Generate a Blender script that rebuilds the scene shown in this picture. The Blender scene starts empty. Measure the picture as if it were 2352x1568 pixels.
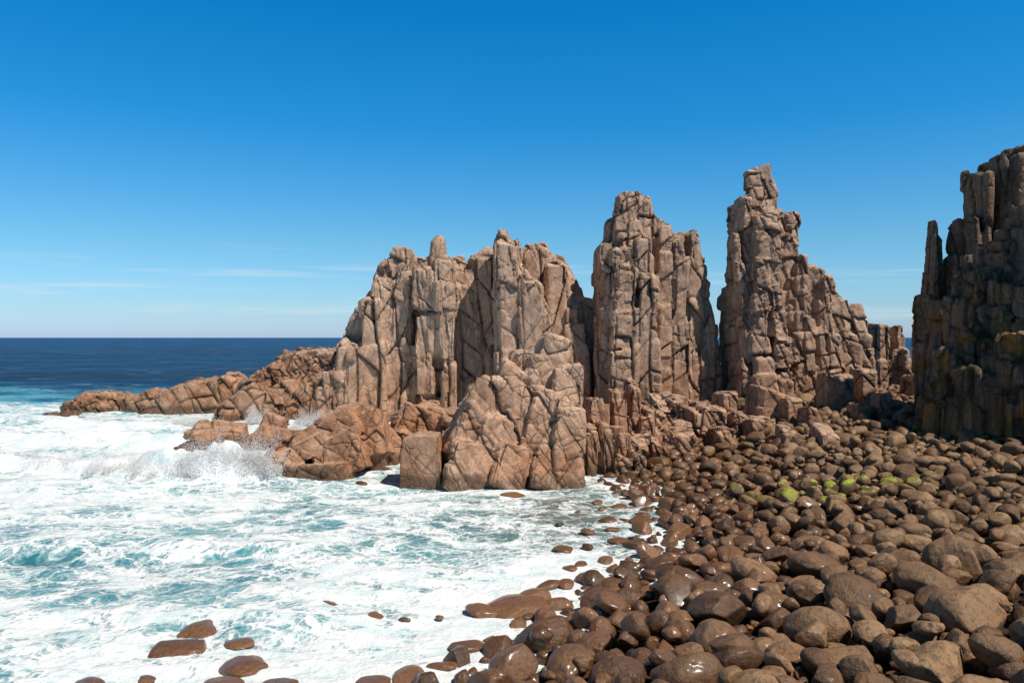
import bpy, math, random, time
import numpy as np
from mathutils import Vector
rng=np.random.default_rng(7); random.seed(7)
T0=time.time()
S=bpy.context.scene
COL=S.collection
F=1829.0; CX=1176.0; HY=775.0; CH=8.0
def PX(px,Y): return (px-CX)/F*Y
def PZ(py,Y): return CH-(py-HY)/F*Y
def edges(pl,pr,Y,D):
    # world x of the two side edges of a rock of depth D whose sides run straight back
    pc=(pl+pr)/2; Ym=Y+.4*D
    sp=min(.7*D,.45*(pr-pl)*Ym/max(abs(pc-CX),1))
    sg=1 if pc>CX else -1
    return PX(pl,Ym+sg*sp/2),PX(pr,Ym-sg*sp/2)
# ---------------------------------------------------------------- noise
def h3(i,j,k,seed):
    i=i.astype(np.int64);j=j.astype(np.int64);k=k.astype(np.int64)
    n=(i*73856093)^(j*19349663)^(k*83492791)^(seed*2654435761)
    n&=0xffffffff
    n=((n^(n>>15))*2246822519)&0xffffffff
    n=((n^(n>>13))*3266489917)&0xffffffff
    n=n^(n>>16)
    return (n&0xffffff)/float(0xffffff)
def vn(p,seed=0):
    f=np.floor(p); t=p-f; t=t*t*t*(t*(t*6-15)+10)
    i,j,k=f[:,0],f[:,1],f[:,2]; r=0
    for a in (0,1):
        wa=t[:,0] if a else 1-t[:,0]
        for b in (0,1):
            wb=t[:,1] if b else 1-t[:,1]
            for c in (0,1):
                wc=t[:,2] if c else 1-t[:,2]
                r=r+wa*wb*wc*h3(i+a,j+b,k+c,seed)
    return r*2-1
def fbm(p,o=4,seed=0,g=.5):
    r=0;a=1;s=0
    for q in range(o):
        r=r+a*vn(p*(2.03**q)+q*17.3,seed+q*11); s+=a; a*=g
    return r/s
def sm(x,a,b):
    t=np.clip((x-a)/(b-a),0,1); return t*t*(3-2*t)
# ---------------------------------------------------------------- terrain
SY=np.array([0,10,18.4,23.4,28.4,34,39,45,52,60,75,90,110,400.])
SX=np.array([-9,-6,-1.8,1.3,4.5,5.8,6.2,5.4,4.5,4,2,10,40,40.])
def shore(Y): return np.interp(Y,SY,SX)
def ground(X,Y):
    s=X-shore(Y)
    z=np.where(s>0, 0.11*s-.25, np.maximum(0.14*s-.25,-2.0))
    z=np.where(z>1.9, 1.9+(z-1.9)*.35, z); z=np.minimum(z,4.5)
    back=sm(Y,92,120)
    return z*(1-back)+(-2.0)*back
def ground1(x,y): return float(ground(np.array([x]),np.array([y]))[0])
# ---------------------------------------------------------------- node helpers
def newmat(name):
    m=bpy.data.materials.new(name); m.use_nodes=True
    nt=m.node_tree; nt.nodes.clear()
    return m,nt
class N:
    def __init__(s,nt): s.nt=nt
    def n(s,t,**kw):
        x=s.nt.nodes.new(t)
        for k,v in kw.items(): setattr(x,k,v)
        return x
    def put(s,sock,v):
        if isinstance(v,bpy.types.NodeSocket): s.nt.links.new(v,sock)
        else: sock.default_value=v
    def noise(s,vec,scale,detail=6,rough=.55,dist=0,col=False):
        x=s.n('ShaderNodeTexNoise'); s.put(x.inputs['Vector'],vec)
        x.inputs['Scale'].default_value=scale;x.inputs['Detail'].default_value=detail
        x.inputs['Roughness'].default_value=rough;x.inputs['Distortion'].default_value=dist
        return x.outputs['Color' if col else 'Fac']
    def vor(s,vec,scale,feature='F1',rand=1):
        x=s.n('ShaderNodeTexVoronoi',feature=feature); s.put(x.inputs['Vector'],vec)
        x.inputs['Scale'].default_value=scale; x.inputs['Randomness'].default_value=rand
        return x
    def m(s,op,a,b=0,c=None,clamp=False):
        x=s.n('ShaderNodeMath',operation=op,use_clamp=clamp); s.put(x.inputs[0],a); s.put(x.inputs[1],b)
        if c is not None: s.put(x.inputs[2],c)
        return x.outputs[0]
    def mr(s,v,a,b,c=0,d=1,smooth=True):
        x=s.n('ShaderNodeMapRange'); x.interpolation_type='SMOOTHSTEP' if smooth else 'LINEAR'
        s.put(x.inputs[0],v); 
        for i,q in enumerate((a,b,c,d)): s.put(x.inputs[i+1],q)
        return x.outputs[0]
    def mix(s,f,a,b,bt='MIX'):
        x=s.n('ShaderNodeMix',data_type='RGBA',blend_type=bt); s.put(x.inputs[0],f)
        for idx,v in ((6,a),(7,b)):
            if not isinstance(v,bpy.types.NodeSocket): v=(v[0],v[1],v[2],1)
            s.put(x.inputs[idx],v)
        return x.outputs[2]
    def attr(s,name): 
        x=s.n('ShaderNodeAttribute'); x.attribute_name=name; return x.outputs['Fac']
    def sep(s,v):
        x=s.n('ShaderNodeSeparateXYZ'); s.put(x.inputs[0],v); return x.outputs
    def vmul(s,v,k):
        x=s.n('ShaderNodeVectorMath',operation='MULTIPLY'); s.put(x.inputs[0],v); x.inputs[1].default_value=k; return x.outputs[0]
    def vadd(s,a,b):
        x=s.n('ShaderNodeVectorMath',operation='ADD'); s.put(x.inputs[0],a); s.put(x.inputs[1],b); return x.outputs[0]
    def rot(s,v,e):
        x=s.n('ShaderNodeVectorRotate',rotation_type='EULER_XYZ'); s.put(x.inputs['Vector'],v); x.inputs['Rotation'].default_value=e; return x.outputs[0]
    def bump(s,h,strength,dist,normal=None):
        x=s.n('ShaderNodeBump'); s.put(x.inputs['Height'],h)
        x.inputs['Strength'].default_value=strength;x.inputs['Distance'].default_value=dist
        if normal is not None: s.put(x.inputs['Normal'],normal)
        return x.outputs[0]
    def out(s,col,rough,normal=None,spec=.3):
        p=s.n('ShaderNodeBsdfPrincipled'); s.put(p.inputs['Base Color'],col if isinstance(col,bpy.types.NodeSocket) else (*col,1)); s.put(p.inputs['Roughness'],rough)
        s.put(p.inputs['Specular IOR Level'],spec)
        if normal is not None: s.put(p.inputs['Normal'],normal)
        o=s.n('ShaderNodeOutputMaterial'); s.nt.links.new(p.outputs[0],o.inputs[0]); return p
# ---------------------------------------------------------------- materials
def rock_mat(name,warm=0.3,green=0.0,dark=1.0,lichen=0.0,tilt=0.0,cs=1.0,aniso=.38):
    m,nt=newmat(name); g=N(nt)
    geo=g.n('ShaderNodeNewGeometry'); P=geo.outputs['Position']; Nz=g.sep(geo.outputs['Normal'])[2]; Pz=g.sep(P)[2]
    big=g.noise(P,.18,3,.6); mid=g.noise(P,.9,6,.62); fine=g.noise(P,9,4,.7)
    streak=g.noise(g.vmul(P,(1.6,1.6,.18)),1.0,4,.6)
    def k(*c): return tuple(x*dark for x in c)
    c=g.mix(g.mr(mid,.35,.68),k(.37,.235,.165),k(.63,.44,.32))
    c=g.mix(g.m('MULTIPLY',g.attr('cell'),.5),c,k(.58,.38,.265))
    c=g.mix(g.m('MULTIPLY',g.mr(streak,.5,.72),.42),c,k(.20,.135,.10))
    wz=g.m('ADD',g.mr(Pz,1,9,.75,0),warm)
    c=g.mix(g.m('MULTIPLY',wz,g.mr(big,.3,.65,.35,1),clamp=True),c,g.mix(g.mr(mid,.3,.7),k(.27,.115,.05),k(.53,.27,.145)))
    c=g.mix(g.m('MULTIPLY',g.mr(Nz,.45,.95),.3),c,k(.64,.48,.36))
    spk=g.mr(fine,.3,.7,.72,1.2)
    cc=g.n('ShaderNodeCombineColor'); 
    for i in range(3): g.put(cc.inputs[i],spk)
    c=g.mix(1.0,c,cc.outputs[0],'MULTIPLY')
    if lichen>0:
        l=g.m('MULTIPLY',g.mr(g.noise(P,.5,5,.7),.46,.60),g.mr(Pz,8,15,lichen,lichen*.2))
        c=g.mix(l,c,g.mix(g.mr(g.noise(P,.3,3,.5),.4,.6),(.34,.155,.025),(.13,.12,.035)))
    if green>0:
        l=g.m('MULTIPLY',g.mr(g.noise(P,.6,5,.7),.47,.58),g.mr(Nz,.35,.65)); l=g.m('MULTIPLY',l,g.mr(Pz,12,14)); l=g.m('MULTIPLY',l,green,clamp=True)
        c=g.mix(l,c,(.11,.13,.025))
    warp=g.vmul(g.noise(P,.5,2,.5,0,True),(.7,.7,.7))
    Q=g.rot(g.vadd(P,warp),(0,tilt,0.3))
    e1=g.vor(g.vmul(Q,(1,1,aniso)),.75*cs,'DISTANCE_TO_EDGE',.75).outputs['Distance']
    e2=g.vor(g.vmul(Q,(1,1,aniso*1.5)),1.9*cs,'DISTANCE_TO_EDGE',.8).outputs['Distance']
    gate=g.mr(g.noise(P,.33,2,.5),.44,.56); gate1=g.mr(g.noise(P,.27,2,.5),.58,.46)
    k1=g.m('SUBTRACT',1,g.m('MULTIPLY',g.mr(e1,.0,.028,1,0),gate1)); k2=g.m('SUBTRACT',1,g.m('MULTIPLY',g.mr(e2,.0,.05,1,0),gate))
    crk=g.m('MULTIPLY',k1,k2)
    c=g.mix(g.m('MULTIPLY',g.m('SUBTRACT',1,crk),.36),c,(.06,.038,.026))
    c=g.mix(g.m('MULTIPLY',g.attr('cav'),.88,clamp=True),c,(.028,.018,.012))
    wet=g.mr(g.m('ADD',Pz,g.m('MULTIPLY',mid,.9)),.75,1.35,1,0)
    c=g.mix(g.m('MULTIPLY',wet,.7),c,(.075,.045,.028))
    hgt=g.m('ADD',g.m('MULTIPLY',mid,.5),g.m('MULTIPLY',crk,.30))
    n1=g.bump(hgt,.65,.3); n2=g.bump(fine,.5,.045,n1)
    g.out(c,g.mr(wet,0,1,.88,.35),n2,.3)
    return m
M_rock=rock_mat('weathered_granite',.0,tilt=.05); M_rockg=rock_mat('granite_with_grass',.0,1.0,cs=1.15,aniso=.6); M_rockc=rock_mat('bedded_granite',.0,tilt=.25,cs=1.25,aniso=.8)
M_warm=rock_mat('orange_granite',.45,dark=.92,tilt=.6,cs=.7,aniso=.5); M_cliff=rock_mat('shade_toned_lichen_granite',.1,.3,.48,.9,cs=1.4,aniso=.3)  # cliff granite: base colour scaled down to carry the cliff's shade
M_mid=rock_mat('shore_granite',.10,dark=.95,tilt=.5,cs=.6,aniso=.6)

def boulder_mat():
    m,nt=newmat('sea_worn_boulder'); g=N(nt)
    geo=g.n('ShaderNodeNewGeometry'); P=geo.outputs['Position']; sp=g.sep(P); Nz=g.sep(geo.outputs['Normal'])[2]
    t=g.attr('tint'); mid=g.noise(P,1.7,4,.6); fine=g.noise(P,38,3,.75); med=g.noise(P,7,5,.65)
    c=g.mix(t,(.080,.039,.018),(.35,.215,.112))
    c=g.mix(g.mr(mid,.4,.7,0,.6),c,(.22,.105,.043))
    c=g.mix(g.mr(med,.48,.66,0,.75),c,(.072,.042,.024))
    c=g.mix(g.mr(fine,.52,.75,0,.5),c,(.40,.265,.155))
    c=g.mix(g.mr(fine,.48,.25,0,.6),c,(.042,.025,.015))
    dx=g.m('SUBTRACT',sp[0],14.2); dy=g.m('SUBTRACT',sp[1],36.5)
    d=g.m('SQRT',g.m('ADD',g.m('POWER',g.m('ABSOLUTE',g.m('MULTIPLY',dx,.17)),2),g.m('POWER',g.m('ABSOLUTE',g.m('MULTIPLY',dy,.36)),2)))
    al=g.m('MULTIPLY',g.mr(d,.4,1.0,1,0),g.mr(g.m('ADD',Nz,g.m('MULTIPLY',mid,.8)),.85,1.15)); al=g.m('MULTIPLY',al,g.mr(g.noise(P,1.3,5,.7),.47,.55)); al=g.m('MULTIPLY',al,.95)
    c=g.mix(al,c,(.33,.40,.02))
    wet=g.mr(g.m('ADD',sp[2],g.m('MULTIPLY',mid,.9)),.9,1.9,1,0)
    c=g.mix(g.m('MULTIPLY',wet,.74),c,g.mix(t,(.055,.023,.009),(.19,.078,.029)))
    n1=g.bump(med,.6,.13); n2=g.bump(fine,.4,.02,n1)
    dry=g.mr(g.noise(P,.9,2,.5),.4,.6,.48,.7)
    p=g.out(c,g.m('MINIMUM',dry,g.mr(wet,0,1,.9,.26)),n2,.45)
    g.put(p.inputs['Coat Weight'],g.m('MULTIPLY',wet,.28)); p.inputs['Coat Roughness'].default_value=.18
    return m
M_b=boulder_mat()
def ground_mat():
    m,nt=newmat('shingle_ground'); g=N(nt)
    P=g.n('ShaderNodeNewGeometry').outputs['Position']
    v=g.vor(P,3.0); c=g.mix(v.outputs['Distance'],(.04,.025,.016),(.010,.007,.005))
    g.out(c,.9,g.bump(v.outputs['Distance'],1,-.2)); return m
def sea_mat():
    m,nt=newmat('foaming_sea_water'); g=N(nt)
    P=g.n('ShaderNodeNewGeometry').outputs['Position']
    den=g.attr('foam'); teal=g.attr('teal'); brown=g.attr('brown'); far=g.attr('far')
    W=g.vadd(P,g.vmul(g.noise(P,.5,4,.55,0,True),(1.9,1.9,0)))
    WS=g.vmul(W,(.62,1.0,.3))
    fine=g.noise(P,6,4,.7); md=g.noise(WS,1.1,5,.65)
    n=g.noise(WS,.48,9,.68,.2)
    e1=g.vor(g.vmul(W,(.8,1.1,.1)),1.3,'DISTANCE_TO_EDGE').outputs['Distance']
    e2=g.vor(g.vmul(W,(1,1.2,.1)),3.6,'DISTANCE_TO_EDGE').outputs['Distance']
    web=g.m('ADD',g.mr(e1,0,.22,.12,0),g.mr(e2,0,.26,.10,0))
    v=g.m('ADD',g.m('ADD',n,web),g.m('MULTIPLY',g.m('SUBTRACT',den,.5),.60))
    v=g.m('ADD',v,g.m('MULTIPLY',g.m('SUBTRACT',fine,.5),.16))
    foam=g.mr(v,.46,.68); thin=g.mr(v,.34,.58)
    n2=g.noise(WS,.16,3,.5)
    body=g.mix(g.m('MULTIPLY',teal,g.mr(n2,.33,.56),clamp=True),(.014,.125,.185),(.10,.43,.46))
    body=g.mix(g.m('MULTIPLY',thin,.45),body,(.36,.65,.67))
    body=g.mix(brown,body,(.15,.14,.11))
    fr=g.noise(g.vmul(P,(.014,.040,.1)),1,11,.80)
    deepc=g.mix(g.mr(fr,.43,.57),(.0,.007,.045),(.004,.095,.27))
    body=g.mix(far,body,deepc)
    fc=g.mix(g.mr(fine,.3,.7),(.72,.77,.79),(.90,.92,.93))
    fc=g.mix(g.mr(md,.54,.36,0,.6),fc,(.50,.69,.72))
    c=g.mix(foam,body,fc)
    wc=g.mr(g.noise(g.vmul(P,(.05,.25,.1)),1,7,.7),.615,.65)
    c=g.mix(g.m('MULTIPLY',wc,far),c,(.8,.85,.87))
    h=g.m('ADD',g.m('MULTIPLY',foam,.35),g.m('MULTIPLY',fine,.30)); h=g.m('ADD',h,g.m('MULTIPLY',md,.8))
    nb=g.bump(h,.7,.30)
    nf=g.bump(fr,1.0,14.0,nb)
    mixn=g.n('ShaderNodeMix',data_type='VECTOR'); g.put(mixn.inputs[0],far); g.put(mixn.inputs[4],nb); g.put(mixn.inputs[5],nf)
    r=g.mr(foam,0,1,.16,.8)
    r=g.m('MAXIMUM',r,g.m('MULTIPLY',far,.35))
    g.out(c,r,mixn.outputs[1],g.mr(far,0,1,.35,.17))
    return m
# ---------------------------------------------------------------- mesh util
def mesh_np(name,verts,faces,mat,attrs=None,smooth=True):
    me=bpy.data.meshes.new(name); nv=len(verts); nf,k=faces.shape
    me.vertices.add(nv); me.vertices.foreach_set('co',verts.astype(np.float32).ravel())
    me.loops.add(nf*k); me.loops.foreach_set('vertex_index',faces.astype(np.int32).ravel())
    me.polygons.add(nf); me.polygons.foreach_set('loop_start',np.arange(0,nf*k,k,dtype=np.int32))
    me.update(calc_edges=True)
    me.polygons.foreach_set('use_smooth',np.full(nf,smooth))
    for a,v in (attrs or {}).items():
        at=me.attributes.new(a,'FLOAT','POINT'); at.data.foreach_set('value',v.astype(np.float32))
    me.materials.append(mat); return me
def add(name,me,**props):
    o=bpy.data.objects.new(name,me); COL.objects.link(o)
    for k,v in props.items(): o[k]=v
    return o
# ---------------------------------------------------------------- rock builder
def block(V,Fc,cx,cy,zc,hx,hy,hz,yaw,tx,ty,last):
    ch=[rng.uniform(.06,.30) for _ in range(4)]
    pts=[]
    for q,(sx,sy) in enumerate(((1,1),(-1,1),(-1,-1),(1,-1))):
        a=ch[q]
        A=(sx*hx*(1-a),sy*hy); B_=(sx*hx,sy*hy*(1-a*rng.uniform(.5,1)))
        pts+= [B_,A] if q in (0,2) else [A,B_]
    base=len(V); c,s=math.cos(yaw),math.sin(yaw)
    lv=[(-1,1.0),(.86,rng.uniform(.96,1.0)),(1.0,rng.uniform(.72,.9) if last else rng.uniform(.90,.97))]
    dzx,dzy=rng.normal(0,.2),rng.normal(0,.12)
    ctx,stx=math.cos(tx),math.sin(tx); cty,sty=math.cos(ty),math.sin(ty)
    for (l,k) in lv:
        for (x,y) in pts:
            x2,y2=x*k,y*k; z=hz*l+(dzx*x2+dzy*y2 if l>0 else 0)
            x3=x2*c-y2*s; y3=x2*s+y2*c
            X3=x3*cty+z*sty; Z3=-x3*sty+z*cty
            Y3=y3*ctx-Z3*stx; Z3=y3*stx+Z3*ctx
            V.append((cx+X3,cy+Y3,zc+Z3))
    n=8
    for l in range(2):
        for q in range(n):
            a=base+l*n+q; b=base+l*n+(q+1)%n; Fc.append((a,b,b+n,a+n))
    Fc.append(tuple(base+q for q in range(n))[::-1]); Fc.append(tuple(base+2*n+q for q in range(n)))
def slab_geo(V,Fc,sj,Y,px,py,hw,hh,hd,ty,tx=-.15,yaw=0.0,last=True):
    k=Y/F; Yj=Y+rng.uniform(-.45,.45)*sj
    block(V,Fc,PX(px,Y),Yj+hd,PZ(py,Y),hw*k,hd,hh*k,yaw+rng.normal(0,.08+.2*sj),tx+rng.normal(0,.10)*sj,ty,last)
def column_geo(V,Fc,s,zr,tilt,gj,bL,bR,tL,tR,pyT,Y,D,pyB=None,slope=0,recline=.12,bz=-2.0,sub=None,jit=1.0):
    Ym=Y+.3*D; jit=jit*gj
    x0a,x0b=edges(bL,bR,Y,D); x1a,x1b=edges(tL,tR,Y,D)
    z1=PZ(pyT,Ym); z0=bz if pyB is None else PZ(pyB,Ym)
    sl=slope/F*Ym
    W=((x0b-x0a)+(x1b-x1a))/2
    ns=sub or max(1,int(round(W/(1.15*s))))
    cuts=np.linspace(0,1,ns+1)
    if ns>1: cuts[1:-1]+=rng.uniform(-.28,.28,ns-1)/ns
    for i in range(ns):
        u0,u1=cuts[i],cuts[i+1]
        top=z1-(rng.uniform(0,.45)*s*jit if ns>1 and not (i==ns//2) else 0)+sl*((u0+u1)/2-.5)
        fr=rng.uniform(-.24,.40)*s*jit
        z=z0
        while z<top-.15*s:
            L=min(rng.uniform(.8,2.4)*s*zr, top-z)
            if top-(z+L)<.45*s: L=top-z
            last=z+L>top-.01
            t=((z+L/2)-z0)/(z1-z0); 
            la=x0a+(x1a-x0a)*t; lb=x0b+(x1b-x0b)*t
            xa=la+(lb-la)*u0; xb=la+(lb-la)*u1
            hx=(xb-xa)/2*rng.uniform(.99,1.08); cx=(xa+xb)/2+rng.uniform(-.04,.04)*s*jit
            hd=D/2*(1-recline*t)*rng.uniform(.96,1.02); cy=Y+D/2+recline*D*.5*t+fr+rng.uniform(-.11,.11)*s*jit
            block(V,Fc,cx,cy,z+L/2,hx,hd,L/2*1.05,rng.normal(0,.09)*jit,rng.normal(0,.03)*jit,rng.normal(0,.04)*jit+math.atan((x1a+x1b-x0a-x0b)/2/max(z1-z0,1))*.8,last)
            z+=L
def prof_geo(V,Fc,pts,Y,D,recl=.06,bevel=.25):
    Ym=Y+.3*D; n=len(pts); base=len(V)
    pl=min(p[0] for p in pts); pr=max(p[0] for p in pts)
    xa,xb=edges(pl,pr,Y,D)
    P=[]
    for (px,py) in pts:
        u=(px-pl)/(pr-pl)
        P.append((xa+(xb-xa)*u,max(PZ(py,Ym),-2.0)))
    mx=sum(p[0] for p in P)/n; mz=sum(p[1] for p in P)/n; zmin=min(p[1] for p in P)
    for (yy,k) in ((Y,1-bevel*.35),(Y+bevel*D*.5,1.0),(Y+D,1.0)):
        for (x,z) in P:
            f=yy+(recl*(z-zmin) if yy<Y+D*.9 else 0)
            V.append((mx+(x-mx)*k,min(f,Y+D*.9) if yy<Y+D*.9 else f,mz+(z-mz)*k if z>mz else z))
    for l in range(2):
        for q in range(n):
            a=base+l*n+q; b=base+l*n+(q+1)%n; Fc.append((a,b,b+n,a+n))
    Fc.append(tuple(base+q for q in range(n))[::-1]); Fc.append(tuple(base+2*n+q for q in range(n)))
def joints(p,n,sx,sy,sz,rotz,tilt,seed,warp,gw):
    c,s=math.cos(rotz),math.sin(rotz); R=np.array([[c,s,0],[-s,c,0],[0,0,1]])
    ct,st=math.cos(tilt),math.sin(tilt); T=np.array([[ct,0,st],[0,1,0],[-st,0,ct]])
    M=R@T; q=p@M.T; nn=n@M.T
    lo=p/ (3.2*sx)
    q=q+warp*sx*np.stack([fbm(lo,2,seed+1),fbm(lo,2,seed+2),fbm(lo,2,seed+3)],1)
    z0=np.zeros(len(q))
    i=np.floor(q[:,0]/sx); off=h3(i,z0,z0,seed+5)
    yy=q[:,1]/sy+off; j=np.floor(yy)
    hij=h3(i,j,z0,seed+6); hs=sz*(.55+1.1*h3(i,j,z0+1,seed+7)); zz=q[:,2]/hs+hij*9; 
    zz=zz+.7*(q[:,0]/sx-i-.5)*(h3(i,j,z0+2,seed+8)-.5)*2
    k=np.floor(zz)
    fx=q[:,0]/sx-i; fy=yy-j; fz=zz-k
    def ed(f,sc,c): return np.minimum(f,1-f)*sc/np.sqrt(np.maximum(1-c*c,.02))
    dx=ed(fx,sx,nn[:,0]);dy=ed(fy,sy,nn[:,1]);dz=ed(fz,hs,nn[:,2])
    strong=.15+.85*h3(i,j,k,seed+12)**1.5
    d=np.minimum(np.minimum(dx,dy),dz)
    cell=h3(i,j,k,seed+9)
    tl=(fx-.5)*(h3(i,j,k,seed+20)-.5)+(fz-.5)*(h3(i,j,k,seed+21)-.5)
    g=np.exp(-(d/gw)**2)*strong
    return cell,g,tl,sm(d,0,.3*sx)
def make_rock(name,cols,voxel,scale,mat,label,category,tilt=0.0,rotz=.3,seed=1,group=None,amp=1.0,warp=.22,zr=1.5,sharp=32,profs=(),slabs=(),sy=(0,0),gj=1.0,bigj=1.0,finej=1.0,sj=0.0,smooth=1,rnd=0.0):
    global rng
    rng=np.random.default_rng(seed*13+5)
    V=[];Fc=[]
    s=scale
    for c in cols:
        kw=c[7] if len(c)>7 else {}
        column_geo(V,Fc,s,zr,tilt,gj,*c[:7],**kw)
    for pf in profs: prof_geo(V,Fc,*pf)
    if slabs:
        pa=min(q[1] for q in slabs); pb=max(q[1] for q in slabs)+1
        for sl in slabs: slab_geo(V,Fc,sj,sy[0]+(sy[1]-sy[0])*(sl[1]-pa)/(pb-pa),*sl)
    me=bpy.data.meshes.new('tmp'); me.from_pydata(V,[],Fc); me.update()
    o=bpy.data.objects.new('tmp',me); COL.objects.link(o)
    md=o.modifiers.new('r','REMESH'); md.mode='VOXEL'; md.voxel_size=voxel
    sd=o.modifiers.new('s','SMOOTH'); sd.iterations=smooth; sd.factor=.5
    dg=bpy.context.evaluated_depsgraph_get(); dg.update()
    m2=bpy.data.meshes.new_from_object(o.evaluated_get(dg)); bpy.data.objects.remove(o)
    nv=len(m2.vertices); co=np.empty(nv*3,np.float32); m2.vertices.foreach_get('co',co); co=co.reshape(-1,3).astype(float)
    no=np.empty(nv*3,np.float32); m2.vertex_normals.foreach_get('vector',no); no=no.reshape(-1,3).astype(float)
    low=fbm(co/(s*2.6),3,seed+50)
    c1,g1,t1,r1=joints(co,no,s*.85,s*.95,s*zr*1.1,rotz,tilt,seed,warp,voxel*1.3)
    c2,g2,t2,r2=joints(co,no,s*.36,s*.42,s*.36*zr,rotz+.2,tilt*1.1+.06,seed+31,warp*1.3,voxel*.9)
    c3,g3,t3,r3=joints(co,no,s*.17,s*.17,s*.15*zr,rotz-.1,tilt-.05,seed+61,.6,voxel*.6)
    m3=sm(fbm(co/(s*1.5),2,seed+70),-.1,.5)*finej
    m2k=sm(fbm(co/(s*1.9),2,seed+75),-.45,.25)*(.3+.7*finej)
    d=s*amp*(.12*low+bigj*(.22*(c1-.5)+.34*t1-.15*g1)+rnd*(.16*(r1-.7)+.07*(r2-.7))+.13*(c2-.5)*m2k+.045*(c3-.5)*m3+.24*t2*m2k+.09*t3*m3
       -.075*g2*m2k-.02*g3*m3+.018*fbm(co/(s*.3),3,seed+80))
    co2=co+no*d[:,None]
    m2.vertices.foreach_set('co',co2.astype(np.float32).ravel())
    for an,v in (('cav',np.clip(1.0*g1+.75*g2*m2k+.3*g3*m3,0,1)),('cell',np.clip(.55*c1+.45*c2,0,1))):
        at=m2.attributes.new(an,'FLOAT','POINT'); at.data.foreach_set('value',v.astype(np.float32))
    m2.polygons.foreach_set('use_smooth',np.full(len(m2.polygons),True))
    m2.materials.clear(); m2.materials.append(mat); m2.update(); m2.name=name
    m2.set_sharp_from_angle(angle=math.radians(sharp))
    print(name,nv,round(time.time()-T0,1))
    ob=add(name,m2,label=label,category=category)
    if group: ob['group']=group
    return ob
K=dict
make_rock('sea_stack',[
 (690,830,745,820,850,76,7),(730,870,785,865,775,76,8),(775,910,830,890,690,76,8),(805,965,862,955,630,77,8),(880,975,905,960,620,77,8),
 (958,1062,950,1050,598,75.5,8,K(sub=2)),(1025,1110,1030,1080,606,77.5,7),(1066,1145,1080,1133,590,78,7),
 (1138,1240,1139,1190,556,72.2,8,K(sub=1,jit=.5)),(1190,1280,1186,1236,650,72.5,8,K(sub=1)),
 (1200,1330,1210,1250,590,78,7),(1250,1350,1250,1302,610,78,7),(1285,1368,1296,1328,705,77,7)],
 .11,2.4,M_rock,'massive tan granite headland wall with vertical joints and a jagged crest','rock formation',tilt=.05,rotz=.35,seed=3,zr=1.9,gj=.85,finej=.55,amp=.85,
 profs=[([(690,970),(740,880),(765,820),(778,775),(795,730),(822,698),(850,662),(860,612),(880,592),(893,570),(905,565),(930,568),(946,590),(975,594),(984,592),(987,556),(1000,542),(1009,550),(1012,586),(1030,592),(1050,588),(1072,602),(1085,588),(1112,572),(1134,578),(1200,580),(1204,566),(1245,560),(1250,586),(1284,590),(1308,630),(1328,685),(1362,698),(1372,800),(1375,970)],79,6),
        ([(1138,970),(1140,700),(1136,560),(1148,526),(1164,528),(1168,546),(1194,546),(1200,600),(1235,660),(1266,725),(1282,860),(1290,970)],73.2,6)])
make_rock('sea_stack',[
 (1362,1440,1370,1425,572,75,7),(1385,1535,1400,1500,552,73.8,7),(1405,1505,1404,1480,500,75,6),
 (1470,1565,1500,1550,530,76,6),(1525,1606,1545,1580,555,75.5,6),(1565,1636,1568,1606,540,76,5),(1590,1655,1600,1624,610,77,5)],
 .10,1.8,M_rockg,'tall blocky granite stack with grass tufts on its upper ledges','rock formation',tilt=-.03,rotz=.25,seed=14,zr=1.4,gj=.95,finej=.6,amp=.9,
 profs=[([(1362,960),(1366,760),(1370,572),(1394,548),(1398,495),(1414,490),(1420,452),(1432,441),(1462,442),(1490,450),(1502,478),(1512,492),(1532,504),(1542,520),(1556,532),(1590,530),(1610,527),(1614,572),(1626,592),(1630,694),(1640,696),(1644,720),(1652,762),(1664,870),(1676,960)],77,4)])
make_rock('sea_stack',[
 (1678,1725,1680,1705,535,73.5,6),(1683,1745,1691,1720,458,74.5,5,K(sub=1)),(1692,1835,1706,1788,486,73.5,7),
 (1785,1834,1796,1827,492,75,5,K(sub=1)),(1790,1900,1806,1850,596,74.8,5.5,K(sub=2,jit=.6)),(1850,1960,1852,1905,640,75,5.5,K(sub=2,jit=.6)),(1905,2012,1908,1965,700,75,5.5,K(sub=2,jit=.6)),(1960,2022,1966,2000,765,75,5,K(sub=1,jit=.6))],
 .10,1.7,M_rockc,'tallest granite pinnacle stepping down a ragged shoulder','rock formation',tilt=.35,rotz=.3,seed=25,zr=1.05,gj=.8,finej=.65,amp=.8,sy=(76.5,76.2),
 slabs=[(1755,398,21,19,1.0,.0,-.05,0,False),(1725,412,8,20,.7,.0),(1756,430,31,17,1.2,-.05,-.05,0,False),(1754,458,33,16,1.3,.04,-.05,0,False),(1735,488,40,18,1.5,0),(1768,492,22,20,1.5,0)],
 profs=[([(1678,960),(1674,700),(1676,540),(1686,520),(1690,450),(1722,446),(1726,478),(1790,474),(1796,484),(1828,486),(1830,548),(1824,582),(1838,618),(1862,612),(1890,622),(1892,640),(1914,646),(1920,672),(1938,688),(1948,706),(1962,700),(1984,697),(1996,740),(2010,810),(2020,880),(2024,960)],75.8,3.5,.02)])
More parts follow.
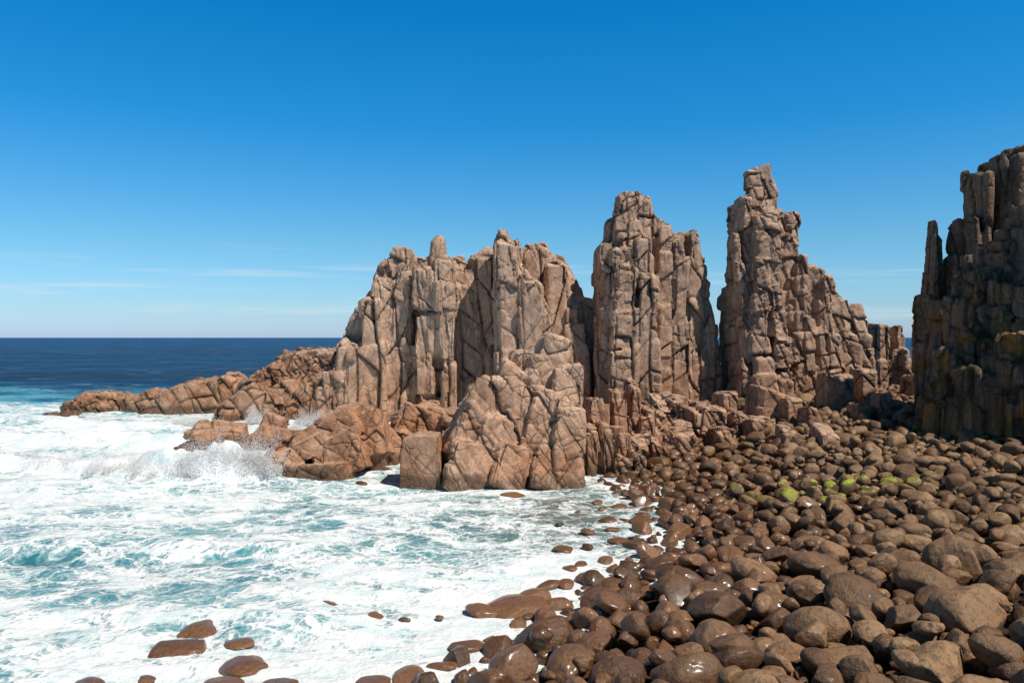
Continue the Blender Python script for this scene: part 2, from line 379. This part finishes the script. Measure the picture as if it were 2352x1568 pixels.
# cliff: rows of ribs stepping up to the frame edge and beyond
rr=np.random.default_rng(5); cc=[]
for q in range(15):
    px=2198+q*30+rr.uniform(-6,6); tp=np.interp(px,[2192,2218,2249,2274,2330,2400,2600],[610,525,402,372,342,315,250])
    cc.append((px-20,px+40,px-8,px+14+rr.uniform(0,10),tp+rr.uniform(-6,18),55.5-.15*q,4,K(sub=1,jit=.7)))
for q in range(16):
    px=2196+q*32+rr.uniform(-8,8); tp=np.interp(px,[2160,2200,2250,2320,2400,2650],[740,700,590,510,450,330])
    cc.append((px-22,px+42,px-6,px+12+rr.uniform(0,10),tp+rr.uniform(-35,45),52-.2*q,4,K(sub=1,jit=.9)))
for q in range(15):
    px=2170+q*36+rr.uniform(-8,8); tp=np.interp(px,[2148,2200,2250,2320,2400,2650],[850,780,745,670,620,500])
    cc.append((px-26,px+44,px-8,px+16+rr.uniform(0,12),tp+rr.uniform(-35,45),48.2-.35*q,4,K(sub=1,jit=.9)))
for q in range(13):
    px=2160+q*38+rr.uniform(-8,8); tp=np.interp(px,[2150,2220,2300,2400,2650],[930,870,820,760,640])
    cc.append((px-34,px+54,px-8,px+20+rr.uniform(0,14),tp+rr.uniform(-30,35),45.5-.62*q,4,K(sub=1,jit=.9,recline=.35)))
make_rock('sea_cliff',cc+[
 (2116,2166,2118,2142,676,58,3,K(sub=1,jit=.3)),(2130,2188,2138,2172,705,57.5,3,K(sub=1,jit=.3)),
 (2560,3100,2600,3100,150,44,10),(3100,4000,3200,3900,-330,32,14,K(recline=.05)),(2700,3600,2760,3500,-210,37,12,K(recline=.05))],  # last two columns: out of view, added to throw shadow on the cliff
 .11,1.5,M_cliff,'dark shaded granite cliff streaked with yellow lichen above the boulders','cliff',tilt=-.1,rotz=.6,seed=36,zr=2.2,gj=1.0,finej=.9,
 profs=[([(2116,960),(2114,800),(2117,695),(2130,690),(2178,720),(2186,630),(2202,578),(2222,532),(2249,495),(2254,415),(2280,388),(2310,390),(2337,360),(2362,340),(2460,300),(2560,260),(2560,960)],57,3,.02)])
make_rock('rock_spire',[],.055,1.0,M_cliff,'slim pointed granite spire standing beside the cliff','rock',tilt=.0,rotz=.2,seed=39,zr=2.2,amp=.45,
 profs=[([(2114,820),(2124,660),(2132,600),(2138,545),(2142,506),(2147,504),(2151,538),(2163,550),(2167,620),(2174,820)],59,1.5,.01,.3),([(2122,820),(2129,690),(2136,620),(2140,560),(2146,530),(2150,600),(2158,700),(2162,820)],58.2,1.5,.02,.3)])
make_rock('rock_pillar',[(1998,2060,2003,2042,746,88,4),(2030,2085,2040,2068,752,89,4),(2056,2096,2066,2086,805,87,4)],.13,1.9,M_rock,'squat granite pillar closing the gap between stack and cliff','rock',seed=45,amp=.7)
make_rock('rock_outcrop',[],
 .052,2.2,M_mid,'big tilted granite outcrop standing in the surf, cracked into blocks','rock formation',tilt=.5,rotz=.5,seed=57,zr=1.2,amp=.42,gj=.6,bigj=.8,finej=.35,sy=(45.0,42.6),sj=.6,smooth=2,rnd=.7,warp=.3,
 profs=[([(1012,1150),(1016,1060),(1020,996),(1058,944),(1080,890),(1112,876),(1146,870),(1152,846),(1176,850),(1194,842),(1216,820),(1278,782),(1290,814),(1306,856),(1332,854),(1340,925),(1346,1000),(1345,1150)],46.3,3.0,.03,.1)],
 slabs=[(1254,856,36,86,1.7,.32,-.1),(1205,900,36,88,1.8,.38),(1160,900,26,62,1.6,.32),(1306,930,34,82,1.8,.02),(1110,940,34,70,1.7,.40),(1066,1000,38,64,1.8,.48),
        (1118,1030,42,90,1.8,.42,-.25),(1178,1000,38,104,1.8,.36,-.25),(1236,1005,38,110,1.8,.28,-.2),(1296,1035,38,112,1.8,.06),(1048,1080,34,64,1.6,.25,-.2),(1104,1098,44,58,1.6,.28,-.35),(1172,1090,42,62,1.5,.22,-.4),(1248,1086,44,64,1.5,.1,-.3)])
make_rock('rock_block',[],.045,2.6,M_warm,'squared brown granite block beside the tilted outcrop','rock',tilt=.0,seed=59,amp=.13,zr=2,finej=.6,
 profs=[([(919,1150),(922,1060),(925,1006),(958,996),(1010,999),(1018,1060),(1022,1150)],43.0,2.4,.0,.06)])
make_rock('rock_ridge',[
 (1330,1400,1345,1390,918,48,4),(1380,1440,1398,1432,898,49,4),(1425,1485,1440,1470,884,50,3.5),(1460,1520,1470,1502,932,49,4),(1330,1460,1345,1440,985,46,4)],
 .06,.75,M_mid,'low ridge of upright granite slabs joined to the outcrop','rock formation',tilt=.15,rotz=.2,seed=66,zr=4)
make_rock('rock_outcrop',[
 (1376,1500,1430,1490,1020,45.5,4),(1400,1560,1450,1530,985,48,5),(1500,1640,1515,1600,985,49,4),(1440,1560,1480,1540,950,52,4),(1540,1690,1570,1670,935,54,5),(1640,1750,1665,1735,955,54,4),(1600,1700,1630,1690,990,50,4),(1700,1800,1720,1780,962,56,4),(1480,1620,1500,1590,915,60,5)],
 .07,1.0,M_mid,'broken low granite rocks between the boulder beach and the stacks','rocks',tilt=.5,rotz=.5,seed=71,zr=1.3)
make_rock('rock_outcrop',[],.055,2.0,M_warm,'sloping orange-brown granite slab rising out of white surf','rocks',tilt=-.5,rotz=.4,seed=82,zr=.8,amp=.4,bigj=.8,finej=.4,sy=(48,44.8),sj=.3,smooth=2,rnd=.4,
 profs=[([(546,1130),(556,1084),(596,1046),(644,1010),(700,982),(742,956),(770,946),(800,944),(812,970),(850,958),(882,964),(890,1002),(894,1130)],47.5,3,.05,.2)],
 slabs=[(655,1062,95,30,1.8,-.55),(735,1020,95,34,1.9,-.5),(600,1092,52,26,1.5,-.45),(835,1010,48,50,1.7,-.2),(775,1058,62,46,1.6,-.35),(790,985,34,46,1.3,-.15),(690,1100,110,26,1.4,-.1)])
make_rock('rock_outcrop',[],.065,2.2,M_warm,'rounded orange granite rock behind the squared block','rocks',tilt=.4,seed=88,amp=.45,finej=.45,sy=(52,50.8),sj=.5,smooth=3,rnd=.8,
 profs=[([(856,1100),(880,1000),(905,948),(958,925),(1000,930),(1028,950),(1044,968),(1048,1100)],52.5,3,.08,.4)],
 slabs=[(935,1000,46,66,1.8,.5),(990,1005,44,70,1.7,.3),(900,1040,40,50,1.6,.3),(1020,1030,30,60,1.5,.1)])
make_rock('rock_outcrop',[],.075,1.6,M_warm,'small reddish rock awash in breaking waves','rocks',tilt=.3,seed=91,amp=.5,finej=.5,sy=(59,56),slabs=[(480,1010,62,26,1.8,-.12),(440,1044,50,22,1.5,-.5),(395,1064,45,14,1.4,-.5)])
make_rock('rock_outcrop',[],.075,1.6,M_warm,'pointed reddish rock awash in breaking waves','rocks',tilt=.3,seed=93,amp=.5,finej=.5,sy=(58,57),slabs=[(610,1000,24,44,1.4,.3),(640,1025,55,26,1.6,.35),(570,1035,50,22,1.5,-.5)])
make_rock('rock_reef',[(60,175,80,165,952,80,3)],
 .11,1.9,M_warm,'long low orange granite reef running out into the sea','reef',tilt=.55,rotz=.5,seed=101,zr=1,amp=.9,
 profs=[([(120,990),(130,930),(180,905),(240,900),(290,912),(330,903),(372,892),(400,990)],86,5,.15,.5),
  ([(285,990),(310,925),(368,895),(420,876),(482,870),(530,858),(562,870),(640,990)],85,5,.15,.5),
  ([(470,990),(540,880),(560,866),(602,840),(652,806),(700,800),(745,803),(762,808),(790,800),(870,990)],82,8,.12,.5),
  ([(470,990),(492,935),(535,905),(562,885),(602,900),(640,872),(690,866),(730,990)],78,5,.3,.5),
  ([(600,990),(650,920),(700,870),(752,850),(800,870),(850,990)],76,5,.3,.5)])
i=0
for (a,b,tp,Y,D,lb) in [(1705,1835,900,60,4,'angular slab of fallen granite at the foot of the stack'),(1872,1948,872,63,3,'angular fallen granite block on boulders'),(1915,1978,866,66,3,'angular fallen granite block on boulders'),
   (1958,2022,850,68,3,'angular fallen granite block against the pinnacle'),(2064,2144,862,70,4,'flat-topped granite slab at the back of the cove'),(1856,1932,985,48,2.5,'upright angular granite block among rounded boulders'),
   (1780,1850,915,58,3,'angular fallen granite block on boulders'),(1700,1760,965,52,2.5,'angular fallen granite block on boulders'),(1640,1700,905,66,3,'angular fallen granite block at the foot of the stack'),(1990,2050,905,60,2.5,'angular fallen granite block on boulders'),
   (1830,1880,940,56,2.5,'angular fallen granite block on boulders'),(1950,2000,930,57,2,'angular fallen granite block on boulders'),(1780,1830,985,50,2,'angular fallen granite block on boulders'),(1880,1925,905,64,2.5,'angular fallen granite block on boulders')]:
    i+=1; w=b-a
    make_rock('fallen_block',[(a,b,a+w*rng.uniform(.1,.3),b-w*rng.uniform(.0,.2),tp,Y,D,K(slope=rng.uniform(-35,35),bz=.5,sub=1))],.07,2.0,M_mid,lb,'rock',tilt=rng.uniform(.2,.8),seed=120+i,amp=.28,group='fallen granite blocks')
rng=np.random.default_rng(77)
# ---------------------------------------------------------------- boulders
def ico(sub):
    import bmesh
    bm=bmesh.new(); bmesh.ops.create_icosphere(bm,subdivisions=sub,radius=1)
    v=np.array([x.co[:] for x in bm.verts]); f=np.array([[q.index for q in x.verts] for x in bm.faces]); bm.free(); return v,f
ICO={s:ico(s) for s in (3,4,5)}
def boulder_verts(sub,r,seed,flat=1.0,hardp=.35):
    v,f=ICO[sub]; R=np.random.default_rng(seed); v=v.copy()
    p=v+R.uniform(-50,50,3)
    d=1+.22*fbm(p*.9,2,seed%97)+.07*fbm(p*2.4,3,seed%89)
    q=v*d[:,None]
    hard=R.random()<hardp
    for _ in range(R.integers(3,8)):
        n=R.normal(size=3); n/=np.linalg.norm(n); lim=R.uniform(.55,.9)
        s=q@n; ex=np.maximum(s-lim,0); q-=n*(ex*(.93 if hard else .75))[:,None]
    q*=np.array([1.0,R.uniform(.60,.95),R.uniform(.50,.82)*flat])
    a=R.uniform(0,6.28); b=R.normal(0,.28)*flat; c=R.normal(0,.28)*flat
    if flat<1: b*=.3; c*=.3
    Rz=np.array([[math.cos(a),-math.sin(a),0],[math.sin(a),math.cos(a),0],[0,0,1]])
    Rx=np.array([[1,0,0],[0,math.cos(b),-math.sin(b)],[0,math.sin(b),math.cos(b)]])
    Ry=np.array([[math.cos(c),0,math.sin(c)],[0,1,0],[-math.sin(c),0,math.cos(c)]])
    return (q@(Rz@Rx@Ry).T)*r,f
from collections import defaultdict
grid=defaultdict(list); B=[]
def try_put(x,y,r,k):
    gx,gy=int(x//1),int(y//1)
    for i in range(gx-2,gx+3):
        for j in range(gy-2,gy+3):
            for (a,b,c) in grid[(i,j)]:
                if (a-x)**2+(b-y)**2<(k*(r+c))**2: return False
    grid[(gx,gy)].append((x,y,r)); return True
def sample(nt,r0,r1,k,ymin=11,ymax=88,lift=0.0,smin=-.6):
    y=ymin+(ymax-ymin)*rng.random(nt)**1.4
    s0=shore(y); xmax=np.minimum(.80*y+4,44)
    x=s0+smin+(xmax-s0-smin)*rng.random(nt); rr=rng.uniform(r0,r1,nt)
    for a,b,r in zip(x,y,rr):
        if try_put(a,b,r,k): B.append((a,b,r,lift))
sample(170,.62,.98,.95,ymax=25,smin=1); sample(140,.6,.9,1.1,ymin=46,smin=3); sample(1100,.46,.66,.90,ymax=42); sample(900,.42,.62,.85,ymin=44); sample(4200,.36,.48,.86); sample(9000,.26,.36,.84); sample(14000,.17,.26,.84); sample(4000,.10,.17,.84,ymax=30)
tops=[]
for _ in range(1900):
    y=11+70*rng.random()**1.4; s0=float(shore(y)); x=s0+1.2+(min(.8*y+4,44)-s0)*rng.random(); r=rng.uniform(.18,.55)
    if all((x-a)**2+(y-b)**2>(1.5*(r+c))**2*.6 for a,b,c in tops): tops.append((x,y,r)); B.append((x,y,r,.30))
for (px,py,w) in [(1293,1253,52),(1392,1280,44),(1408,1330,55),(1355,1318,62),(1260,1335,50),(1300,1332,50),(1110,1392,84),(1180,1375,130),(1225,1362,80),(1245,1405,50),(1075,1470,75),(1015,1520,55),(740,1384,58),(470,1436,112),(405,1472,125),(553,1468,60),(557,1518,96),(205,1562,78),(333,1556,48),(515,1562,92),(640,1562,85),(935,1545,90),(860,1555,70),(1178,1132,66),(928,1420,26),(1075,1152,18),(830,1105,30),(745,1100,34),(880,1078,40),(1350,1215,36),(1330,1175,30),(1300,1148,26),(1420,1235,44),(1395,1190,36),(1010,1415,20),(1460,1240,50),(1445,1330,50),(860,1412,50),(1160,1300,24),(1370,1150,30),(1420,1160,34),(1350,1250,28),(1215,1410,30),
   (1385,1165,26),(1405,1210,30),(1440,1190,34),(1335,1290,36),(1310,1300,30),(1285,1200,20),(1255,1170,18)]:
    Y=CH*F/(py+.10*w-HY); B.append((PX(px,Y),Y,w/2/F*Y*1.25,-9))
info=[]
for idx,(x,y,r,lift) in enumerate(B):
    if lift==-9: z=-.12*r
    else: z=ground1(x,y)+r*.32+lift*.9+rng.uniform(-.06,.10)
    px=CX+x/y*F; py=HY+(CH-z)/y*F
    vis=(-40<px<2400) and (py<1600)
    info.append((r/y if vis else 0,idx,x,y,z,r,lift))
info.sort(reverse=True)
NI=292
for n,(s,idx,x,y,z,r,lift) in enumerate(info[:NI]):
    v,f=boulder_verts(5 if n<60 else 4,r,1000+idx,.5 if lift==-9 else 1)
    me=mesh_np('boulder',v,f,M_b,{'tint':np.full(len(v),rng.random()*(.5 if lift==-9 else 1)+(.5 if lift==-9 else 0))})
    o=add('boulder',me,category='boulder',group='boulders on the cove beach')
    o.location=(x,y,z)
    wet=z<.55
    o['label']='brown granite boulder awash in white foam' if x<shore(y)-.3 else ('wet glossy brown boulder at the edge of the surf' if wet else 'dry rounded brown granite boulder on the beach')
VV=[];FF=[];TT=[];base=0
for (s,idx,x,y,z,r,lift) in info[NI:]:
    if s==0 and (y>40 or y<5): 
        if rng.random()<.5: continue
    v,f=boulder_verts(4 if (y<24 and r>.22) else 3,r,1000+idx,.5 if lift==-9 else 1,.35 if y<44 else .7); VV.append(v+np.array([x,y,z])); FF.append(f+base); TT.append(np.full(len(v),rng.random())); base+=len(v)
me=mesh_np('boulder_field',np.concatenate(VV),np.concatenate(FF),M_b,{'tint':np.concatenate(TT)})
add('boulder_field',me,kind='stuff',label='dense carpet of smaller rounded brown beach boulders',category='boulders')
print('boulders',len(info),base,time.time()-T0)
# ---------------------------------------------------------------- ground and sea
def fan(Ys,us):
    Yg,U=np.meshgrid(Ys,us,indexing='ij'); X=U*Yg; n,m=Yg.shape
    idx=np.arange(n*m).reshape(n,m); f=np.stack([idx[:-1,:-1],idx[:-1,1:],idx[1:,1:],idx[1:,:-1]],-1).reshape(-1,4)
    return X.ravel(),Yg.ravel(),f
gx=np.concatenate([[-30000,-5000,-800,-200],np.arange(-80,80,.6),[200,800,5000,30000]]); gy=np.concatenate([[-300,-60],np.arange(-10,120,.6),[200,600,3000,30000]])
Yg,Xg=np.meshgrid(gy,gx,indexing='ij'); X=Xg.ravel();Y=Yg.ravel(); n,m=Yg.shape; idx=np.arange(n*m).reshape(n,m)
f=np.stack([idx[:-1,:-1],idx[:-1,1:],idx[1:,1:],idx[1:,:-1]],-1).reshape(-1,4)
Z=ground(X,Y)-.05; v=np.stack([X,Y,Z],1); Z=Z+.08*fbm(v*[.8,.8,0],3,9); v[:,2]=Z
add('ground',mesh_np('ground',v,f,ground_mat()),kind='structure')
Ys=np.concatenate([np.exp(np.arange(math.log(9),math.log(180),.0055)),np.exp(np.arange(math.log(181),math.log(40000),.035))])
X,Y,f=fan(Ys,np.linspace(-1.5,1.0,720))
p=np.stack([X,Y,0*X],1)
s=X-shore(Y); near=1-sm(Y,90,200)
calm=sm(-s,0,6)
Z=(.34*fbm(p/[7,4,1],4,201)+.12*fbm(p/[1.6,1.0,1],3,202))*(.35+.65*calm)*near+ .35*fbm(p/[30,14,1],3,203)*(1-near)*sm(4000-Y,0,2500)
Z+=.04*fbm(p/[.4,.3,1],3,204)*near
def ridge(xc0,yc0,xc1,yc1,w,h,seed):
    dx,dy=xc1-xc0,yc1-yc0; L=math.hypot(dx,dy); tx,ty=dx/L,dy/L
    a=(X-xc0)*tx+(Y-yc0)*ty; b=-(X-xc0)*ty+(Y-yc0)*tx; b=b+1.2*fbm(p/6,3,seed)
    env=sm(a,-3,3)*(1-sm(a,L-3,L+2)); b2=np.where(b<0,b/(w*.7),b/(w*1.8))
    return h*env*np.exp(-b2**2)
R1=ridge(-36,50,-14.8,44.8,1.2,1.0,211)*(.75+.5*sm(X,-24,-16)); R2=ridge(-45,62,-22,58,1.6,.7,212); R3=ridge(-60,76,-28,70,1.6,.5,213)
R4=ridge(-24,31,-6,29,1.2,.30,214); R5=ridge(-16,23,-3,22,.8,.2,215)
R6=.75*np.exp(-((X+16.0)/2.0)**2-((Y-45.4)/1.2)**2)
R7=.45*np.exp(-((X+19.5)/2.6)**2-((Y-46.0)/1.3)**2)
Rr=R1+.5*R2+.4*R3+R6+R7; Z+=(R1+R2+R3+R6+R7)*(1+.45*fbm(p/[1.5,1.2,1],2,217)+.22*fbm(p/[.45,.4,1],3,216))+R4+R5
Z-=.06
lowf=fbm(p/[9,6,1],3,221); lowg=fbm(p/[3,2,1],3,231)
foam=.52+.22*lowf+.14*lowg
foam+=.24*np.exp(-((s+1.8)/2.6)**2)*sm(34-Y,0,8)
foam+=.06*sm(Y,43,50)*(1-sm(Y,80,92))+.45*Rr
foam+=.12*(1-sm(Y,17,26))
foam-=.11*np.exp(-((X+17)/9)**2-((Y-30)/8)**2)
foam+=.07*np.exp(-((X+2)/6)**2-((Y-25)/6)**2)
foam-=.18*np.exp(-((X-2.5)/3.8)**2-((Y-37)/5)**2)
dr=np.abs(X-np.interp(Y,[40,80],[-10,-22])); foam+=.10*np.exp(-(dr/5)**2)*sm(Y,40,46)
ff=sm(Y+6*lowf+.10*(X+30),80,104); foam=foam*(1-ff)-.05*ff-.5*sm(Y,105,140)
far=sm(Y+12*lowf+10*lowg+.12*(X+30),86,140)
foam+=.30*np.exp(-((Y-94-.0*X-6*lowf)/3.5)**2)*sm(-X,18,40)
foam=np.minimum(foam,.93)
teal=np.clip(.6+.5*sm(Y,38,60)+.3*fbm(p/[12,8,1],2,222),0,1)
brown=np.exp(-((X-2.5)/4.3)**2-((Y-37)/6.5)**2)*.9
brown=np.maximum(brown,.6*np.exp(-((s+1.0)/2.0)**2))
me=mesh_np('sea',np.stack([X,Y,Z],1),f,sea_mat(),{'foam':foam,'teal':teal,'brown':brown,'far':far})
add('sea',me,kind='structure')
# ---------------------------------------------------------------- spray
mm,nt=newmat('spray_white'); g=N(nt)
d1=g.n('ShaderNodeBsdfDiffuse'); d1.inputs[0].default_value=(.98,.98,.98,1); d2=g.n('ShaderNodeBsdfTranslucent'); d2.inputs[0].default_value=(.98,.98,.98,1)
mx=g.n('ShaderNodeMixShader'); mx.inputs[0].default_value=.5; nt.links.new(d1.outputs[0],mx.inputs[1]); nt.links.new(d2.outputs[0],mx.inputs[2]); oo=g.n('ShaderNodeOutputMaterial'); nt.links.new(mx.outputs[0],oo.inputs[0])
oc=np.array([[1,1,1],[-1,-1,1],[-1,1,-1],[1,-1,-1.]])*.75; of=np.array([[0,2,1],[0,1,3],[0,3,2],[1,2,3]])[:,::-1]
def spray(bursts,label):
    C=[];Rr=[]
    for (px,py,Y,n,h,w) in bursts:
        x0=PX(px,Y); 
        nj=70
        t=rng.random(n)**1.7; jets=rng.integers(0,nj,n); ja=rng.normal(.15,.5,nj); jh=.15+.85*rng.random(nj)**2.0; jo=rng.normal(0,w*.5,nj); jy=rng.normal(0,.3,nj)
        zz=t*h*jh[jets]; xx=x0+jo[jets]+ja[jets]*zz*.9+rng.normal(0,.10+.18*t,n)*(.4+w*.22); yy=Y+jy[jets]+rng.normal(0,.25,n)
        C.append(np.stack([xx,yy,zz+.2+rng.normal(0,.10,n)],1)); Rr.append(rng.uniform(.008,.036,n)*(1.2-.8*t))
    C=np.concatenate(C);R=np.concatenate(Rr); n=len(C)
    V=(C[:,None,:]+oc[None]*R[:,None,None]).reshape(-1,3); Fq=(of[None]+(np.arange(n)*4)[:,None,None]).reshape(-1,3)
    add('wave_spray',mesh_np('wave_spray',V,Fq,mm,smooth=True),kind='stuff',label=label,category='spray')
spray([(500,1100,45.0,45000,2.3,3.0),(555,1090,44.8,45000,3.2,1.8),(430,1090,45.6,26000,1.8,3.0),(330,1090,46.5,16000,1.3,3.4),(200,1090,48,12000,1.1,3.4),(80,1080,49.5,9000,1.0,3.4)],'white spray thrown up where a wave breaks on rock')
spray([(725,985,72,12000,1.9,1.8),(585,960,74,8000,2.0,.8),(450,975,72,6000,1.0,2.5),(650,1000,68,5000,.8,2.5)],'fine white spray against the base of the headland')
# ---------------------------------------------------------------- light
el=math.radians(55); az=math.radians(54)
sd=Vector((math.cos(el)*math.sin(az),-math.cos(el)*math.cos(az),math.sin(el)))
L=bpy.data.lights.new('sun','SUN'); L.energy=5.0; L.angle=math.radians(.5); L.color=(1,.92,.81)
lo=bpy.data.objects.new('sun',L); COL.objects.link(lo); lo.rotation_euler=(-sd).to_track_quat('-Z','Y').to_euler()
w=bpy.data.worlds.new('World'); S.world=w; w.use_nodes=True; nt=w.node_tree; nt.nodes.clear(); g=N(nt)
sky=g.n('ShaderNodeTexSky',sky_type='NISHITA'); sky.sun_disc=False; sky.sun_elevation=el; sky.sun_rotation=math.atan2(sd.x,sd.y); sky.air_density=1.0; sky.dust_density=.4; sky.ozone_density=2.0
tc=g.n('ShaderNodeTexCoord').outputs['Generated']; z=g.sep(tc)[2]
ramp=g.n('ShaderNodeValToRGB'); g.put(ramp.inputs[0],g.m('MULTIPLY',z,2.0,clamp=True))
cr=ramp.color_ramp; cr.elements[0].position=0; cr.elements[0].color=(.76,1.02,1.75,1); cr.elements[1].position=1; cr.elements[1].color=(.03,.09,.14,1)
for ps,c in ((.06,(.68,1.0,1.43,1)),(.226,(.48,.98,1.26,1)),(.51,(.11,.92,1.42,1)),(.8,(.015,.92,1.50,1))):
    e=cr.elements.new(ps); e.color=c
c=g.mix(1.0,sky.outputs[0],ramp.outputs[0],'MULTIPLY')
cl=g.noise(g.vmul(tc,(2.2,2.2,42)),1.6,7,.6,.3); cm=g.m('MULTIPLY',g.mr(cl,.50,.76,0,.55),g.m('MULTIPLY',g.mr(z,.0,.03),g.mr(z,.06,.13,1,0)))
c=g.mix(cm,c,(7,8,8.6))
bg=g.n('ShaderNodeBackground'); g.put(bg.inputs[0],c); bg.inputs[1].default_value=.10
ow=g.n('ShaderNodeOutputWorld'); nt.links.new(bg.outputs[0],ow.inputs[0])
# ---------------------------------------------------------------- camera
cd=bpy.data.cameras.new('camera'); cd.sensor_width=36; cd.lens=28.0; cd.clip_end=60000; cd.clip_start=.1
co=bpy.data.objects.new('camera',cd); COL.objects.link(co); co.location=(0,0,CH)
co.rotation_euler=(math.radians(90)-math.atan(9/F),0,0); S.camera=co
S.view_settings.view_transform='Standard'; S.view_settings.look='None'; S.view_settings.exposure=0
print('total',time.time()-T0)
